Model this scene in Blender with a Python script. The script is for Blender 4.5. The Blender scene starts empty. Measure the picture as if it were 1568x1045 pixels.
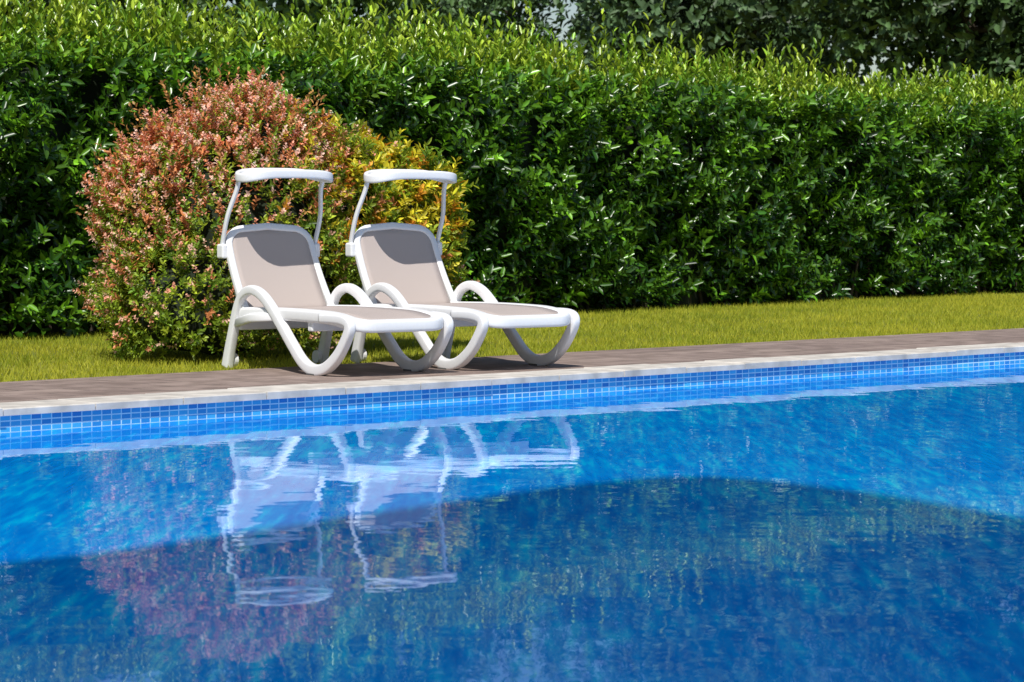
import bpy, bmesh, math, random
import numpy as np
from mathutils import Vector, Matrix
random.seed(4); rng=np.random.default_rng(7)
scene=bpy.context.scene
scene.view_settings.view_transform='Standard'; scene.view_settings.look='None'; scene.view_settings.exposure=0

# ------------------------------------------------------------------ materials
def mat(name):
    m=bpy.data.materials.new(name); m.use_nodes=True
    nt=m.node_tree; return m,nt,nt.nodes,nt.links,nt.nodes['Principled BSDF']
def simple(name,col,rough=.5,noise=0,nscale=20,bump=0,spec=.5):
    m,nt,N,L,p=mat(name)
    p.inputs['Roughness'].default_value=rough; p.inputs['Specular IOR Level'].default_value=spec
    tc=N.new('ShaderNodeTexCoord'); n=N.new('ShaderNodeTexNoise'); n.inputs['Scale'].default_value=nscale; n.inputs['Detail'].default_value=6
    L.new(tc.outputs['Object'],n.inputs['Vector'])
    r=N.new('ShaderNodeValToRGB'); r.color_ramp.elements[0].position=.3; r.color_ramp.elements[1].position=.7
    r.color_ramp.elements[0].color=[c*(1-noise) for c in col]+[1]; r.color_ramp.elements[1].color=[min(1,c*(1+noise)) for c in col]+[1]
    L.new(n.outputs['Fac'],r.inputs['Fac']); L.new(r.outputs['Color'],p.inputs['Base Color'])
    if bump:
        b=N.new('ShaderNodeBump'); b.inputs['Strength'].default_value=1; b.inputs['Distance'].default_value=bump
        L.new(n.outputs['Fac'],b.inputs['Height']); L.new(b.outputs['Normal'],p.inputs['Normal'])
    return m
def leafmat(name,rough=.35,trans=.3,spec=.5):
    m,nt,N,L,p=mat(name)
    a=N.new('ShaderNodeAttribute'); a.attribute_name='Col'
    L.new(a.outputs['Color'],p.inputs['Base Color']); p.inputs['Roughness'].default_value=rough
    p.inputs['Specular IOR Level'].default_value=spec
    if trans:
        t=N.new('ShaderNodeBsdfTranslucent')
        mx=N.new('ShaderNodeMixShader'); mx.inputs[0].default_value=trans
        h=N.new('ShaderNodeHueSaturation'); h.inputs['Value'].default_value=1.5; h.inputs['Hue'].default_value=.485
        L.new(a.outputs['Color'],h.inputs['Color']); L.new(h.outputs['Color'],t.inputs['Color'])
        L.new(p.outputs[0],mx.inputs[1]); L.new(t.outputs[0],mx.inputs[2])
        L.new(mx.outputs[0],N['Material Output'].inputs['Surface'])
    return m

# ------------------------------------------------------------------ helpers
def link(o): scene.collection.objects.link(o); return o
def meshobj(name,verts,faces,m=None,parent=None,smooth=False):
    me=bpy.data.meshes.new(name); me.from_pydata([tuple(v) for v in verts],[],faces); me.update()
    if smooth:
        for p in me.polygons: p.use_smooth=True
    o=bpy.data.objects.new(name,me); link(o)
    if m: me.materials.append(m)
    if parent: o.parent=parent
    return o
def box(name,x0,x1,y0,y1,z0,z1,m,parent=None,bev=0):
    v=[(x,y,z) for z in (z0,z1) for y in (y0,y1) for x in (x0,x1)]
    f=[(0,2,3,1),(4,5,7,6),(0,1,5,4),(2,6,7,3),(0,4,6,2),(1,3,7,5)]
    o=meshobj(name,v,f,m,parent)
    if bev:
        b=o.modifiers.new('b','BEVEL'); b.width=bev; b.segments=3
    return o
def catmull(P,n=8,closed=False):
    P=[np.array(p,float) for p in P]; out=[]
    m=len(P)
    for i in range(m if closed else m-1):
        if closed: a,b,c,d=P[(i-1)%m],P[i],P[(i+1)%m],P[(i+2)%m]
        else: a,b,c,d=P[max(i-1,0)],P[i],P[i+1],P[min(i+2,m-1)]
        for k in range(n):
            t=k/n
            out.append(.5*((2*b)+(-a+c)*t+(2*a-5*b+4*c-d)*t*t+(-a+3*b-3*c+d)*t**3))
    if not closed: out.append(P[-1])
    return out
def sweep(name,path,t,b,ref,m,parent,closed=False,taper=None):
    """rounded-rectangle section: t across the path in its plane, b along ref"""
    n=len(path); V=[];F=[]
    ref=np.array(ref,float)
    K=16; sec=[]
    for k in range(K):
        a=2*math.pi*(k+.5)/K; c,s=math.cos(a),math.sin(a); e=.45
        sec.append((math.copysign(abs(c)**e,c)*.5,math.copysign(abs(s)**e,s)*.5))
    for i in range(n):
        if closed: tg=path[(i+1)%n]-path[(i-1)%n]
        else: tg=path[min(i+1,n-1)]-path[max(i-1,0)]
        tg=tg/(np.linalg.norm(tg)+1e-9)
        nn=np.cross(ref,tg); nn/=np.linalg.norm(nn)+1e-9
        bb=np.cross(tg,nn)
        sc=taper(i/(n-1)) if taper else 1
        for x,y in sec: V.append(path[i]+nn*x*t*sc+bb*y*b)
    for i in range(n if closed else n-1):
        j=(i+1)%n
        for k in range(K):
            F.append((i*K+k,i*K+(k+1)%K,j*K+(k+1)%K,j*K+k))
    if not closed:
        F.append(tuple(range(K-1,-1,-1))); F.append(tuple((n-1)*K+k for k in range(K)))
    return meshobj(name,V,F,m,parent,True)
def unit(a): return a/(np.linalg.norm(a,axis=-1,keepdims=True)+1e-9)
def leaf_arrays(b,d,nr,L,W):
    d=unit(d); s=unit(np.cross(d,nr)); n=np.cross(s,d)
    L=L[:,None];W=W[:,None]
    base=b; tip=b+d*L-n*L*.12
    L1=b+d*L*.3+s*W*.46+n*W*.16; L2=b+d*L*.68+s*W*.40+n*W*.12
    R1=b+d*L*.3-s*W*.46+n*W*.16; R2=b+d*L*.68-s*W*.40+n*W*.12
    return np.stack([base,L1,L2,tip,R2,R1],1)
def leaf_object(name,parts,m,parent=None):
    vs=np.concatenate([p[0] for p in parts]); cs=np.concatenate([p[1] for p in parts])
    N=len(vs); me=bpy.data.meshes.new(name)
    me.vertices.add(N*6); me.vertices.foreach_set('co',vs.reshape(-1).astype(np.float32))
    idx=(np.arange(N)[:,None]*6+np.array([0,1,2,3,0,3,4,5])[None]).reshape(-1)
    me.loops.add(N*8); me.loops.foreach_set('vertex_index',idx.astype(np.int32))
    me.polygons.add(N*2); me.polygons.foreach_set('loop_start',(np.arange(N*2)*4).astype(np.int32))
    me.update(calc_edges=True)
    at=me.color_attributes.new('Col','FLOAT_COLOR','POINT')
    c=np.ones((N*6,4),np.float32); c[:,:3]=np.repeat(cs,6,axis=0); at.data.foreach_set('color',c.reshape(-1))
    me.materials.append(m); o=bpy.data.objects.new(name,me); link(o)
    if parent:o.parent=parent
    return o
def twigs(o,t,TL,k,leafL,leafW,col,spread=.9,cv=.25):
    """k leaves spiralling round each twig"""
    n=len(o); t=unit(t)
    a=unit(np.cross(t,rng.normal(size=(n,3)))); b=np.cross(t,a)
    i=np.arange(k)[None,:]
    ph=i*2.4+rng.uniform(0,.6,(n,k))
    f=(i+.3)/k
    pos=o[:,None]+t[:,None]*(TL[:,None]*f)[...,None]
    rad=a[:,None]*np.cos(ph)[...,None]+b[:,None]*np.sin(ph)[...,None]
    up=(.35+.7*f)[...,None]
    d=t[:,None]*up+rad*spread+rng.normal(0,.18,(n,k,3))
    nr=t[:,None]*1.0-rad*.3+rng.normal(0,.2,(n,k,3))
    L=leafL[:,None]*rng.uniform(.65,1.15,(n,k)); W=leafW[:,None]*rng.uniform(.8,1.15,(n,k))
    c=col[:,None]*np.exp(rng.normal(0,cv,(n,k,1)))
    return leaf_arrays(pos.reshape(-1,3),d.reshape(-1,3),nr.reshape(-1,3),L.reshape(-1),W.reshape(-1)),np.clip(c.reshape(-1,3),0,1)

# ------------------------------------------------------------------ pool frame
E=np.array([.727,.687,0]); NN=np.array([-.687,.727,0]); O=np.array([-2.765,14.41,0]); ROT=math.atan2(.687,.727)
def place(o):
    o.location=Vector(O); o.rotation_euler=(0,0,ROT); return o
U0,U1,V0,V1=-14,18,-11,0
DECK=1.95; WZ=-.125

gm,nt,N,L,p=mat('lawn_soil')
tc=N.new('ShaderNodeTexCoord'); n=N.new('ShaderNodeTexNoise'); n.inputs['Scale'].default_value=1.3; n.inputs['Detail'].default_value=8
L.new(tc.outputs['Object'],n.inputs['Vector']); r=N.new('ShaderNodeValToRGB')
r.color_ramp.elements[0].position=.35; r.color_ramp.elements[0].color=(.12,.14,.012,1)
r.color_ramp.elements[1].position=.65; r.color_ramp.elements[1].color=(.22,.22,.02,1)
L.new(n.outputs['Fac'],r.inputs['Fac']); L.new(r.outputs['Color'],p.inputs['Base Color']); p.inputs['Roughness'].default_value=.9
def ring(name,a,b,z,m):
    (x0,x1,y0,y1),(X0,X1,Y0,Y1)=a,b
    v=[(x0,y0,z),(x1,y0,z),(x1,y1,z),(x0,y1,z),(X0,Y0,z),(X1,Y0,z),(X1,Y1,z),(X0,Y1,z)]
    f=[(4,5,1,0),(5,6,2,1),(6,7,3,2),(7,4,0,3)]
    return place(meshobj(name,v,f,m))
ring('lawn_ground',(U0-1,U1+1,V0-1,V1+1),(-600,600,-600,600),-.03,gm)

dm,nt,N,L,p=mat('deck_pavers')
tc=N.new('ShaderNodeTexCoord'); br=N.new('ShaderNodeTexBrick')
br.inputs['Scale'].default_value=1; br.inputs['Brick Width'].default_value=.6; br.inputs['Row Height'].default_value=.3
br.inputs['Mortar Size'].default_value=.006; br.inputs['Color1'].default_value=(.33,.25,.215,1); br.inputs['Color2'].default_value=(.25,.185,.16,1); br.inputs['Mortar'].default_value=(.11,.085,.075,1)
n=N.new('ShaderNodeTexNoise'); n.inputs['Scale'].default_value=5; n.inputs['Detail'].default_value=9
mx=N.new('ShaderNodeMix'); mx.data_type='RGBA'; mx.blend_type='MULTIPLY'; mx.inputs[0].default_value=.8
rr=N.new('ShaderNodeValToRGB'); rr.color_ramp.elements[0].color=(.6,.58,.56,1); rr.color_ramp.elements[0].position=.38; rr.color_ramp.elements[1].color=(1,1,1,1); rr.color_ramp.elements[1].position=.60
L.new(tc.outputs['Object'],br.inputs['Vector']); L.new(tc.outputs['Object'],n.inputs['Vector']); L.new(n.outputs['Fac'],rr.inputs['Fac'])
L.new(br.outputs['Color'],mx.inputs[6]); L.new(rr.outputs['Color'],mx.inputs[7]); L.new(mx.outputs[2],p.inputs['Base Color']); p.inputs['Roughness'].default_value=.8
ring('pool_deck',(U0-.2,U1+.2,V0-.2,V1+.2),(U0-DECK,U1+DECK,V0-DECK,V1+DECK),0,dm)

cm=simple('coping_stone',(.54,.50,.45),.75,.28,6,.003)
V=[];F=[]
def addbox(x0,x1,y0,y1,z0,z1,c=.006):
    b=len(V)
    for z,e in ((z0,0),(z1-c,0),(z1,c)):
        V.extend([(x0+e,y0+e,z),(x1-e,y0+e,z),(x1-e,y1-e,z),(x0+e,y1-e,z)])
    for k in range(4):
        j=(k+1)%4
        F.append((b+k,b+j,b+4+j,b+4+k)); F.append((b+4+k,b+4+j,b+8+j,b+8+k))
    F.append((b+8,b+9,b+10,b+11)); F.append((b+3,b+2,b+1,b))
CW=.36
x=U0-.4
while x<U1+.4:
    dz=random.uniform(-.004,.003); dy=random.uniform(-.005,.005)
    addbox(x+.004,x+.596,V1-.03+dy,V1+CW,-.032,.012+dz); addbox(x+.002,x+.598,V0-CW,V0+.03,-.032,.012+dz); x+=.6
y=V0+.04
while y<V1-.04:
    y2=min(y+.6,V1-.035)
    addbox(U0-CW,U0+.03,y,y2-.004,-.032,.012); addbox(U1-.03,U1+CW,y,y2-.004,-.032,.012); y+=.6
place(meshobj('pool_coping',V,F,cm))

tm,nt,N,L,p=mat('pool_mosaic')
tc=N.new('ShaderNodeTexCoord'); sp=N.new('ShaderNodeSeparateXYZ'); cb=N.new('ShaderNodeCombineXYZ'); ad=N.new('ShaderNodeMath'); ad.operation='ADD'
L.new(tc.outputs['Object'],sp.inputs[0]); L.new(sp.outputs[0],ad.inputs[0]); L.new(sp.outputs[1],ad.inputs[1])
L.new(ad.outputs[0],cb.inputs[0]); L.new(sp.outputs[2],cb.inputs[1])
br=N.new('ShaderNodeTexBrick'); br.offset=0; br.inputs['Scale'].default_value=1; br.inputs['Brick Width'].default_value=.066; br.inputs['Row Height'].default_value=.0315
br.inputs['Mortar Size'].default_value=.0034; br.inputs['Mortar Smooth'].default_value=.1
br.inputs['Color1'].default_value=(.015,.22,.55,1); br.inputs['Color2'].default_value=(.06,.46,.74,1); br.inputs['Mortar'].default_value=(.6,.78,.85,1)
L.new(cb.outputs[0],br.inputs['Vector']); L.new(br.outputs['Color'],p.inputs['Base Color']); p.inputs['Roughness'].default_value=.25
v=[];f=[]
R=[(U0,V0),(U1,V0),(U1,V1),(U0,V1)]
for z in (-.0325,-1.6): v+= [(a,b,z) for a,b in R]
for k in range(4):
    j=(k+1)%4; f.append((k,j,4+j,4+k))
f.append((4,5,6,7))
place(meshobj('pool_basin',v,f,tm))

# water: opaque blue with painted caustic streaks along world Y, under wind-rippled Fresnel mirror
wm,nt,N,L,p=mat('pool_water')
N.remove(p); out=N['Material Output']
geo=N.new('ShaderNodeNewGeometry')
def noise(sc,det,stretch=(1,1,1),rot=0,rough=.5):
    mp=N.new('ShaderNodeMapping'); mp.inputs['Rotation'].default_value=(0,0,rot); mp.inputs['Scale'].default_value=stretch
    L.new(geo.outputs['Position'],mp.inputs[0]); n=N.new('ShaderNodeTexNoise'); n.inputs['Scale'].default_value=sc; n.inputs['Detail'].default_value=det; n.inputs['Roughness'].default_value=rough
    L.new(mp.outputs[0],n.inputs['Vector']); return n
def math_(op,a,b,c=None):
    m=N.new('ShaderNodeMath'); m.operation=op
    for i,q in enumerate((a,b,c)):
        if q is None: continue
        if isinstance(q,(int,float)): m.inputs[i].default_value=q
        else: L.new(q,m.inputs[i])
    return m.outputs[0]
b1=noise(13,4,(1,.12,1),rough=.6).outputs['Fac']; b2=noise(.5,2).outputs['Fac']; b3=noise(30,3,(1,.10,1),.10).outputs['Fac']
bb=math_('ADD',math_('ADD',math_('MULTIPLY',b1,.42),math_('MULTIPLY',b3,.38)),math_('MULTIPLY',b2,.2))  # mottling painted in for light focused by the ripples
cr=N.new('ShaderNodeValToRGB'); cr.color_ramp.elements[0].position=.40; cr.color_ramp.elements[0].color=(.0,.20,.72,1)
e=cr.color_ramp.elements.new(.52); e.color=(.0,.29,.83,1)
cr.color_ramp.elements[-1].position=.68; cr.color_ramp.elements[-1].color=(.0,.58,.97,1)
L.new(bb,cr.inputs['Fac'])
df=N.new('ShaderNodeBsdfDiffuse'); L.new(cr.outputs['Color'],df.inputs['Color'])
gl=N.new('ShaderNodeBsdfGlossy'); gl.inputs['Roughness'].default_value=.012; gl.inputs['Color'].default_value=(.78,.88,1,1)
wa=noise(2.4,2).outputs['Fac']; wb=noise(12,2,(1,.6,1),.3).outputs['Fac']
hh=math_('MULTIPLY_ADD',wb,.13,wa)
bp=N.new('ShaderNodeBump'); bp.inputs['Strength'].default_value=1; bp.inputs['Distance'].default_value=.0022
L.new(hh,bp.inputs['Height']); L.new(bp.outputs['Normal'],gl.inputs['Normal'])
fr=N.new('ShaderNodeFresnel'); fr.inputs['IOR'].default_value=1.29
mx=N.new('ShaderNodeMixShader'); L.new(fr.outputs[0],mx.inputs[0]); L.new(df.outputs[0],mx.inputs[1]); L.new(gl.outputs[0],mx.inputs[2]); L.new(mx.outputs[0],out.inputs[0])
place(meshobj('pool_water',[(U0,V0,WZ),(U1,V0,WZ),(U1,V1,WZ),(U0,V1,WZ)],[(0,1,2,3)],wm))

# ------------------------------------------------------------------ grass blades
GM=leafmat('grass_blades',.6,.35,.25)
HO=np.array([-4.33,22.6,0]); HD=unit(np.array([11.02,12.2,0.])); HM=np.array([HD[1],-HD[0],0])
n=180000
u=rng.uniform(-3,20,n); v=V1+DECK-.03+rng.uniform(0,1,n)**1.15*8.2
P=O+E*u[:,None]+NN*v[:,None]
keep=((P-HO)@HM>-.15)
P=P[keep]; n=len(P); P[:,2]=-.03
hgt=rng.uniform(.03,.065,n)
d=np.stack([rng.normal(0,.45,n),rng.normal(0,.45,n),np.ones(n)],1); d=unit(d)
s=unit(np.cross(d,rng.normal(size=(n,3))))*.0038
tri=np.stack([P-s,P+s,P+d*hgt[:,None]],1)
me=bpy.data.meshes.new('lawn_grass'); me.vertices.add(n*3); me.vertices.foreach_set('co',tri.reshape(-1).astype(np.float32))
me.loops.add(n*3); me.loops.foreach_set('vertex_index',np.arange(n*3,dtype=np.int32)); me.polygons.add(n); me.polygons.foreach_set('loop_start',(np.arange(n)*3).astype(np.int32))
me.update(calc_edges=True)
at=me.color_attributes.new('Col','FLOAT_COLOR','POINT')
patch=.5+.5*np.sin(P[:,0]*1.7+np.sin(P[:,1]*1.1)*2)*np.sin(P[:,1]*1.3+P[:,0]*.6)
patch2=.5+.5*np.sin(P[:,0]*6.1+np.sin(P[:,1]*4.1)*2)*np.sin(P[:,1]*2.3-P[:,0]*2.6)
w=np.clip(.35*patch+.3*patch2+rng.uniform(-.1,.6,n),0,1)[:,None]
c=(1-w)*np.array([.17,.25,.014])+w*np.array([.52,.50,.045])
cc=np.ones((n*3,4),np.float32); cc[:,:3]=np.repeat(c,3,axis=0); at.data.foreach_set('color',cc.reshape(-1))
me.materials.append(GM); link(bpy.data.objects.new('lawn_grass',me))

# ------------------------------------------------------------------ hedge
LM=leafmat('laurel_leaf',.30,.20,.6)
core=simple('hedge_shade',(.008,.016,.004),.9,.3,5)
hedge=link(bpy.data.objects.new('laurel_hedge',None))
def hp(u,dpt,z):
    a=HO+HD*np.asarray(u)[...,None]-HM*np.asarray(dpt)[...,None]; a[...,2]=z; return a
UL,UR=-4,21
def bulge(u,z): return .12*np.sin(u*1.9+z*1.3)+.09*np.sin(u*4.3-z*3.1+1)+.05*np.sin(u*.7+2)+.07*np.sin(z*5+u*2.3)
def fall(u): return .013*np.clip(u-4,0,None)
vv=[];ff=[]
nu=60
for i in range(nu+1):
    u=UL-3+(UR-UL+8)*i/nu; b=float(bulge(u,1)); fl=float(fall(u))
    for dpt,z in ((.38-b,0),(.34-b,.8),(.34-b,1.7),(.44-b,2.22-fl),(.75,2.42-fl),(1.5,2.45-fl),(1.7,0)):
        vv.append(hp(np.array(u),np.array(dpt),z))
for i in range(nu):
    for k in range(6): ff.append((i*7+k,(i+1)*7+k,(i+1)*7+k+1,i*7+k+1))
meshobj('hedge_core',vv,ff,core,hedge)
parts=[]
n=7200
u=rng.uniform(UL,UR,n); z=.0+rng.uniform(0,1,n)*(2.40-fall(u))
dep=rng.uniform(-.10,.29,n)-bulge(u,z)+np.clip((z-2.1)*.7,0,1)*.5
o=hp(u,dep,z)
t=HM*rng.uniform(.35,1.0,n)[:,None]+np.array([0,0,1])*rng.uniform(.35,1.1,n)[:,None]+rng.normal(0,.40,(n,3))
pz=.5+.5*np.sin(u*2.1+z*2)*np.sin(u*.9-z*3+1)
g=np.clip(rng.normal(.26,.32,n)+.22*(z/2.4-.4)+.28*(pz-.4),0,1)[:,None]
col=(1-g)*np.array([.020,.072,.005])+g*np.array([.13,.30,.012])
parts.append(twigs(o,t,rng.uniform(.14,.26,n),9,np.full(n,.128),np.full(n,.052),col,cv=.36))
n=3300
u=rng.uniform(UL,UR,n); dep=rng.uniform(.0,1.35,n); z=2.20+np.minimum(dep,.7)*.38+.07*np.sin(u*1.3)-.08-fall(u)
o=hp(u,dep,z)
t=np.array([0,0,1.])+rng.normal(0,.27,(n,3))+HM*.25
g=rng.uniform(0,1,n)[:,None]
col=(1-g)*np.array([.055,.16,.008])+g*np.array([.20,.35,.02])
parts.append(twigs(o,t,rng.uniform(.18,.34,n),9,np.full(n,.12),np.full(n,.047),col,.8,.32))
n=1750
cu=rng.uniform(UL,UR,260); ch=rng.normal(.36,.15,260); ci=rng.integers(0,260,n); u=cu[ci]+rng.normal(0,.07,n); dep=rng.uniform(.05,1.4,n); z=2.30+np.minimum(dep,.7)*.33-fall(u)
o=hp(u,dep,z)
TL=np.clip(ch[ci]+rng.normal(.0,.10,n)-.006*np.clip(u,0,None),.10,.8); tall=rng.uniform(size=n)<.06; TL[tall]=TL[tall]*1.5+.10
t=np.array([0,0,1.])+rng.normal(0,.15,(n,3))
g=rng.uniform(0,1,n)[:,None]
col=(1-g)*np.array([.13,.27,.014])+g*np.array([.36,.46,.035])
parts.append(twigs(o,t,TL,12,np.full(n,.115),np.full(n,.038),col,.5,.3))
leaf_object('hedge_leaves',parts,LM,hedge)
sm=simple('bark',(.06,.045,.03),.9,.3,30)
V=[];F=[]
for i in range(120):
    u=UL+(UR-UL)*(i+.5*random.random())/120; b=hp(np.array(u),np.array(.12+.1*random.random()),-.03); tp=b+np.array([random.uniform(-.1,.1),random.uniform(-.1,.1),.5])
    k0=len(V)
    for q,rd in ((b,.02),(tp,.012)):
        for k in range(6): V.append(q+np.array([math.cos(k*1.047)*rd,math.sin(k*1.047)*rd,0]))
    for k in range(6): F.append((k0+k,k0+(k+1)%6,k0+6+(k+1)%6,k0+6+k))
meshobj('hedge_stems',V,F,sm,hedge)

# ------------------------------------------------------------------ flowering bush
bush=link(bpy.data.objects.new('flowering_shrub',None))
BM=leafmat('shrub_leaf',.45,.3,.4)
lobes=[((-2.12,20.05,.72),(.92,.92,1.03)),((-1.96,20.1,1.33),(.55,.6,.60)),((-2.60,19.9,1.00),(.45,.5,.58)),((-1.08,20.95,.78),(.62,.6,.76)),((-2.28,19.5,.38),(.66,.66,.52)),((-1.5,20.5,1.0),(.5,.5,.62))]
def inside(P,ex,sc=1.0):
    r=np.zeros(len(P),bool)
    for j,(c,a) in enumerate(lobes):
        if j==ex: continue
        r|=(((P-np.array(c))/(np.array(a)*sc))**2).sum(1)<1
    return r
parts=[];flow=[]
for j,(c,a) in enumerate(lobes):
    c=np.array(c);a=np.array(a)
    area=a[0]*a[2]
    n=int(3500*area+350)
    q=unit(rng.normal(size=(n,3))); q=q[q[:,2]>-.75]; n=len(q)
    k=1+.08*np.sin(q[:,0]*9+q[:,2]*7+j)+.07*np.sin(q[:,1]*8+q[:,2]*13)+.06*np.sin(q[:,0]*21+q[:,2]*17)
    rad=(k*rng.uniform(.84,1.04,n))[:,None]
    P=c+q*a*rad
    ok=(~inside(P,j,.82))&(P[:,2]>.04); P=P[ok];q=q[ok];n=len(P)
    t=q*.8+np.array([0,0,.7])+rng.normal(0,.35,(n,3))
    red=np.clip((P[:,2]-.65)/1.1+(-1.9-P[:,0])*.3+rng.normal(0,.25,n),0,1)
    yel=np.clip((P[:,0]+1.65)/.6+rng.normal(0,.3,n),0,1)*np.clip((P[:,2]-.1)/.9,.1,1)
    red=red*(1-yel)
    gr=rng.uniform(size=(n,1))
    col=(1-gr)*np.array([.10,.20,.014])+gr*np.array([.33,.40,.03])
    m_=rng.uniform(size=n)
    col[m_<red*.6]=np.array([.60,.24,.09])
    yy=(m_>1-yel*.55); col[yy]=np.where(rng.uniform(size=(yy.sum(),1))<.75,np.array([[.62,.55,.03]]),np.array([[.68,.34,.03]]))
    parts.append(twigs(P,t,rng.uniform(.07,.15,n),9,np.where(yel>.5,.075,.047),np.where(yel>.5,.03,.021),col,.8,.32))
    fm=rng.uniform(size=n)<np.clip(.27+red*.6,0,1)*(1-yel)
    Pf=P[fm]; tf=unit(t[fm]); nf=len(Pf)
    pk=rng.uniform(size=(nf,1)); colf=(1-pk)*np.array([.82,.32,.19])+pk*np.array([.90,.62,.50])
    flow.append(twigs(Pf+tf*.09,tf,np.full(nf,.06),7,np.full(nf,.027),np.full(nf,.018),colf,1.0,.2))
n=90
q=unit(rng.normal(size=(n,3))+np.array([-.2,-.3,.8])); q[:,2]=np.abs(q[:,2])
P=np.array([-2.1,20.05,.9])+q*np.array([.9,.8,.98]); 
parts.append(twigs(P,q+np.array([0,0,.5]),np.full(n,.3),12,np.full(n,.045),np.full(n,.02),np.tile(np.array([[.45,.24,.07]]),(n,1)),.7,.3))
leaf_object('shrub_leaves',parts+flow,BM,bush)
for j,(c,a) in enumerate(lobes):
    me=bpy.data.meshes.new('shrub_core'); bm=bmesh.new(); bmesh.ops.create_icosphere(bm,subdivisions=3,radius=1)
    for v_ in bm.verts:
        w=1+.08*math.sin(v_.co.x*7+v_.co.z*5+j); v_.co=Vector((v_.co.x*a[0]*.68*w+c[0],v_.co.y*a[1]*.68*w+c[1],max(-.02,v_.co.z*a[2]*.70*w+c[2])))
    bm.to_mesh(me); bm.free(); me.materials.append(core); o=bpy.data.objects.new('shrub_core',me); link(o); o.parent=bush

# ------------------------------------------------------------------ background trees
TM=leafmat('tree_leaf',.5,0,.4)
def tree(cx,cy,R,H,tone):
    root=link(bpy.data.objects.new('broadleaf_tree',None))
    V=[];F=[]
    def limb(a,b,r0,r1):
        a=np.array(a,float);b=np.array(b,float);d=unit(b-a);s=unit(np.cross(d,[.3,.9,.1]));w=np.cross(d,s)
        n0=5;k0=len(V)
        wob=rng.normal(0,.04*np.linalg.norm(b-a),(n0,3)); wob[0]=0;wob[-1]=0
        for i in range(n0):
            q=a+(b-a)*i/(n0-1)+wob[i]; rr_=r0+(r1-r0)*i/(n0-1)
            for k in range(8): V.append(q+(s*math.cos(k*.785)+w*math.sin(k*.785))*rr_)
        for i in range(n0-1):
            for k in range(8): F.append((k0+i*8+k,k0+i*8+(k+1)%8,k0+i*8+8+(k+1)%8,k0+i*8+8+k))
    limb((cx,cy,-.05),(cx+.2,cy,H*.4),.22,.14)
    cl=[]
    for i in range(44):
        q=unit(rng.normal(size=3)); cpt=np.array([cx,cy,H*.50])+q*np.array([R,R,H*.44])*rng.uniform(.3,.9)
        cl.append(cpt)
        if i<6: limb((cx+.2,cy,H*.38),np.array([cx,cy,H*.5])+(cpt-np.array([cx,cy,H*.52]))*.6,.08,.02)
    meshobj('trunk',V,F,sm,root,True)
    parts=[]
    for cpt in cl:
        n=75; q=unit(rng.normal(size=(n,3)))
        P=cpt+q*rng.uniform(.3,1.0,(n,1))*R*.40*np.array([1,1,.8])
        g=rng.uniform(size=(n,1))
        col=np.array(tone)*(.6+.9*g)*rng.uniform(.7,1.3)
        parts.append(twigs(P,q+np.array([0,0,.4]),np.full(n,.4),6,np.full(n,.27),np.full(n,.15),col,.9,.3))
    leaf_object('crown',parts,TM,root)
for a in [(9.8,58,4.5,13,(.05,.095,.03)),(15.5,60,4.8,14,(.04,.08,.022)),(5.1,63,3.7,13,(.055,.10,.04)),
          (-5.2,60,4.1,13,(.08,.15,.045)),(-11.5,62,4.6,13,(.07,.13,.035)),(0.0,84,4.6,17,(.07,.13,.05)),(8,80,5.5,17,(.045,.085,.035))]:
    tree(*a)

# ------------------------------------------------------------------ sun loungers
white=simple('white_resin',(.78,.78,.79),.38,.02,40)
fab,nt,N,L,p=mat('taupe_mesh_fabric')
tc=N.new('ShaderNodeTexCoord'); ck=N.new('ShaderNodeTexChecker'); ck.inputs['Scale'].default_value=260
ck.inputs['Color1'].default_value=(.47,.40,.37,1); ck.inputs['Color2'].default_value=(.40,.34,.315,1)
L.new(tc.outputs['Object'],ck.inputs['Vector']); L.new(ck.outputs['Color'],p.inputs['Base Color']); p.inputs['Roughness'].default_value=.7
dark=simple('grey_rubber',(.12,.12,.12),.7,.1,30)

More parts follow.
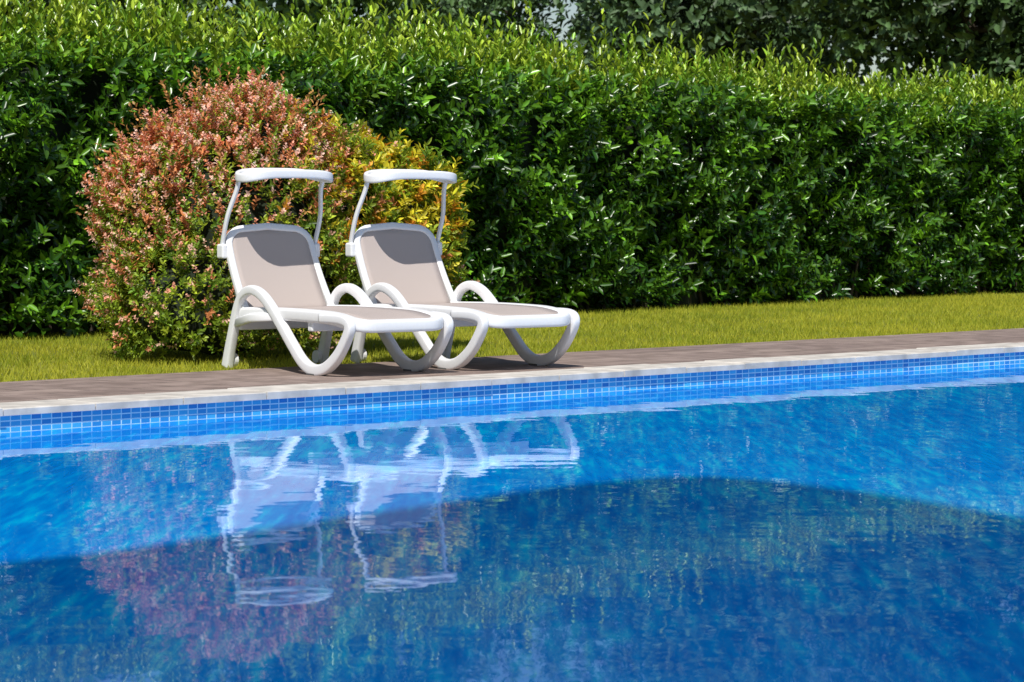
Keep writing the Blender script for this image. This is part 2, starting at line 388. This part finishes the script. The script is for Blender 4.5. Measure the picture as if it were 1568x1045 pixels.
def lounger(x,y,rot):
    root=link(bpy.data.objects.new('sun_lounger',None)); root.location=(x,y,.0); root.rotation_euler=(0,0,rot)
    W=.82
    prof=[(-.02,.0),(.01,.10),(.06,.24),(.12,.40),(.19,.495),(.31,.535),(.44,.505),(.56,.43),(.70,.31),(.84,.185),(.97,.08),(1.10,.034),(1.25,.05),(1.39,.13),(1.49,.235),(1.54,.325),(1.49,.365),(1.36,.375),(1.2,.372)]
    for nm,w in (('arm_leg_frame_left',0.03),('arm_leg_frame_right',W-.03)):
        path=[np.array([a,w,b]) for a,b in catmull(prof,7)]
        sweep(nm,path,.068,.058,(0,1,0),white,root,taper=lambda s:1.35-.5*min(1,s*5) if s<.2 else .85+.28*math.sin((s-.2)/.8*math.pi))
        sweep(nm+'_brace',[np.array(q) for q in ((.07,w,.30),(.3,w,.345),(.62,w,.365))],.06,.045,(0,1,0),white,root)
        box(nm+'_foot',1.05,1.15,w-.03,w+.03,0,.012,dark,root,.004)
        me=bpy.data.meshes.new('wheel'); bm=bmesh.new()
        bmesh.ops.create_cone(bm,cap_ends=True,segments=24,radius1=.045,radius2=.045,depth=.028,matrix=Matrix.Translation((-.01,w+(.045 if w<.4 else -.045),.045))@Matrix.Rotation(math.pi/2,4,'X'))
        bm.to_mesh(me);bm.free();me.materials.append(white);o=bpy.data.objects.new('wheel',me);link(o);o.parent=root
    def zc(l): return .378+.012*math.sin((l-.1)/1.4*math.pi)-.04*max(0,(l-1.2)/.36)**2
    a0,a1,b0,b1,rc=.10,1.555,.075,W-.075,.12
    pts=[]
    for cx,cy,st in ((a1-rc,b0+rc,-90),(a1-rc,b1-rc,0),(a0+.05,b1-.05,90),(a0+.05,b0+.05,180)):
        rr_=rc if cx>.5 else .05
        for k in range(7):
            a=math.radians(st+15*k); pts.append((cx+rr_*math.cos(a),cy+rr_*math.sin(a)))
    def densify(pts,st,closed=True):
        dens=[]
        for i in range(len(pts) if closed else len(pts)-1):
            p0=np.array(pts[i],float);p1=np.array(pts[(i+1)%len(pts)],float); m_=max(1,int(np.linalg.norm(p1-p0)/st))
            for k in range(m_): dens.append(p0+(p1-p0)*k/m_)
        if not closed: dens.append(np.array(pts[-1],float))
        return dens
    path=[np.array([q[0],q[1],zc(q[0])-.008]) for q in densify(pts,.06)]
    sweep('seat_frame',path,.095,.085,(0,0,1),white,root,closed=True)
    V=[];F=[];nx,ny=24,6
    for i in range(nx+1):
        for j in range(ny+1):
            l=.12+(1.51-.12)*i/nx; w=.115+(W-.23)*j/ny
            V.append((l,w,zc(l)+.028-.012*math.sin(j/ny*math.pi)))
    for i in range(nx):
        for j in range(ny): k=i*(ny+1)+j; F.append((k,k+ny+1,k+ny+2,k+1))
    o=meshobj('seat_fabric',V,F,fab,root,True); s=o.modifiers.new('s','SOLIDIFY'); s.thickness=.006
    for l,z in ((.09,.30),(1.02,.325)):
        box('cross_bar',l-.03,l+.03,.05,W-.05,z-.045,z+.03,white,root,.012)
    BZ=.565
    def bk(s): return np.array([.185-.28*s-.03*math.sin(s*math.pi),0,.375+BZ*s])
    HB=.63; b0,b1=.06,W-.10; rc=.13
    pts=[(0.0,b0+.0)]+[(HB-rc+rc*math.sin(math.radians(a)),b0+rc-rc*math.cos(math.radians(a))) for a in range(0,91,15)]
    pts+= [(HB+.018,(b0+b1)/2)]
    pts+= [(HB-rc+rc*math.cos(math.radians(a)),b1-rc+rc*math.sin(math.radians(a))) for a in range(0,91,15)]+[(0.0,b1+.03)]
    ax=unit(np.array([-.28,0,BZ])); nrm=np.array([ax[2],0,-ax[0]])
    path=[]
    for s_,w in densify(pts,.05,False):
        q=bk(s_/HB); q[1]=w; path.append(q)
    sweep('backrest_frame',path,.050,.045,nrm,white,root)
    V=[];F=[];ns,nw=12,12
    for i in range(ns+1):
        for j in range(nw+1):
            w=b0+.012+(b1-b0-.024)*j/nw; e=min(w-b0,b1-w)
            lim=HB if e>=rc else HB-rc+math.sqrt(max(0,rc*rc-(rc-e)**2))
            s_=lim*i/ns
            q=bk(s_/HB)+nrm*(.014-.008*math.sin(j/nw*math.pi)); V.append((q[0],w,q[2]))
    for i in range(ns):
        for j in range(nw): k=i*(nw+1)+j; F.append((k,k+1,k+nw+2,k+nw+1))
    o=meshobj('backrest_fabric',V,F,fab,root,True); s=o.modifiers.new('s','SOLIDIFY'); s.thickness=.006
    for w in (.15,W-.2):
        sweep('prop_arm',[np.array(q) for q in ((-.10,w,.68),(-.10,w,.50),(.02,w,.31))],.03,.02,(0,1,0),white,root)
    WR=W-.075
    for w0,w1,nm in ((.020,.045,'canopy_post_left'),(WR+.02,WR-.025,'canopy_post_right')):
        P=catmull([(-.075,w0,.78),(-.07,w0,.84),(0,w0,1.03),(.08,w1,1.21),(.115,w1,1.30)],5)
        sweep(nm,P,.034,.022,(0,1,0),white,root)
        box(nm+'_hinge',-.115,-.03,w0-.022,w0+.022,.74,.84,white,root,.014)
    c0,c1=.03,.31; d0,d1=.030,WR-.035; rc=.12
    rim=[]
    for cx,cy,st in ((c1-rc,d0+rc,-90),(c1-rc,d1-rc,0),(c0+rc,d1-rc,90),(c0+rc,d0+rc,180)):
        for k in range(7):
            a=math.radians(st+15*k); rim.append((cx+rc*math.cos(a),cy+rc*math.sin(a)))
    def cz(l,w): 
        t=(w-d0)/(d1-d0)*2-1; return 1.33-.035*t**4-.05*(l-.12)
    path=[np.array([q[0],q[1],cz(*q)]) for q in densify(rim,.06)]
    sweep('canopy_rim',path,.035,.060,(0,0,1),white,root,closed=True)
    cc_=((c0+c1)/2,(d0+d1)/2)
    V=[(cc_[0],cc_[1],cz(*cc_)+.012)]+[(q[0],q[1],q[2]+.012) for q in path]
    F=[(0,i+1,(i+1)%len(path)+1) for i in range(len(path))]
    o=meshobj('canopy_panel',V,F,white,root); s=o.modifiers.new('s','SOLIDIFY'); s.thickness=.012
    return root
rl=math.atan2(-.809,.588)
lounger(-1.963,18.25,rl)
lounger(-1.12,18.88,rl)

# ------------------------------------------------------------------ added unseen screen behind the viewer, shaped to cast the pool shadow
EL=math.radians(54); sx,sy=.15,.989
Hb=20.0; Lh=(Hb-WZ)/math.tan(EL)
ax_,ay_=.876-sx*Lh,12.09-sy*Lh
shadow_caster=link(bpy.data.objects.new('added_shadow_sail',None)); shadow_caster.location=(ax_,ay_,0)
sf,nt,N,L,p=mat('shadow_caster_mesh'); p.inputs['Base Color'].default_value=(.5,.47,.4,1); p.inputs['Roughness'].default_value=.9
tr=N.new('ShaderNodeBsdfTransparent'); mx=N.new('ShaderNodeMixShader'); mx.inputs[0].default_value=.24  # transparent share sets how dark the added panel's shadow falls
L.new(p.outputs[0],mx.inputs[1]); L.new(tr.outputs[0],mx.inputs[2]); L.new(mx.outputs[0],N['Material Output'].inputs['Surface'])
top=catmull([(-4.9,7.2),(-3.3,5.5),(-2.19,4.06),(-1.83,3.5),(-1.43,2.5),(-.94,1.35),(-.495,.40),(0,0),(.67,.80),(1.37,2.2),(2.6,4.7),(4.9,8.4)],6)
V=[(4.9,0,.4),(-4.9,0,.4)]+[(q[0],0,Hb-q[1]) for q in top]
meshobj('shadow_panel',V,[tuple(range(len(V)))],sf,shadow_caster)
steel=simple('galvanised_steel',(.45,.46,.47),.4,.05,10)
for xx,hz in ((-4.95,Hb-7.1),(4.95,Hb-8.3)):
    sweep('shadow_caster_mast',[np.array([xx,-.12,-.05]),np.array([xx,-.12,hz*.5]),np.array([xx,-.12,hz])],.16,.16,(0,1,0),steel,shadow_caster)

# ------------------------------------------------------------------ light, sky, camera
w=bpy.data.worlds.new('World'); scene.world=w; w.use_nodes=True
nt=w.node_tree; bg=nt.nodes['Background']; sk=nt.nodes.new('ShaderNodeTexSky'); sk.sky_type='NISHITA'; sk.sun_disc=False
sk.sun_elevation=EL; az=math.atan2(-sx,-sy); sk.sun_rotation=az; sk.air_density=1.0; sk.dust_density=.6
nt.links.new(sk.outputs[0],bg.inputs[0]); bg.inputs[1].default_value=.085
ld=bpy.data.lights.new('sun','SUN'); ld.energy=5.0; ld.angle=math.radians(.5); ld.color=(1,.965,.90)
so=link(bpy.data.objects.new('sun',ld))
dirv=Vector((sx*math.cos(EL),sy*math.cos(EL),-math.sin(EL))); so.rotation_euler=dirv.to_track_quat('-Z','Y').to_euler(); so.location=(-5,-5,30)
cd=bpy.data.cameras.new('camera'); cam=link(bpy.data.objects.new('camera',cd)); scene.camera=cam
cam.location=(0,0,1.10); cam.rotation_euler=(math.pi/2,0,0)
cd.sensor_width=36; cd.lens=4086/1568*36; cd.shift_y=-206.5/1568; cd.clip_end=2000; cd.clip_start=.05
cd.dof.use_dof=True; cd.dof.focus_distance=18.8; cd.dof.aperture_fstop=7
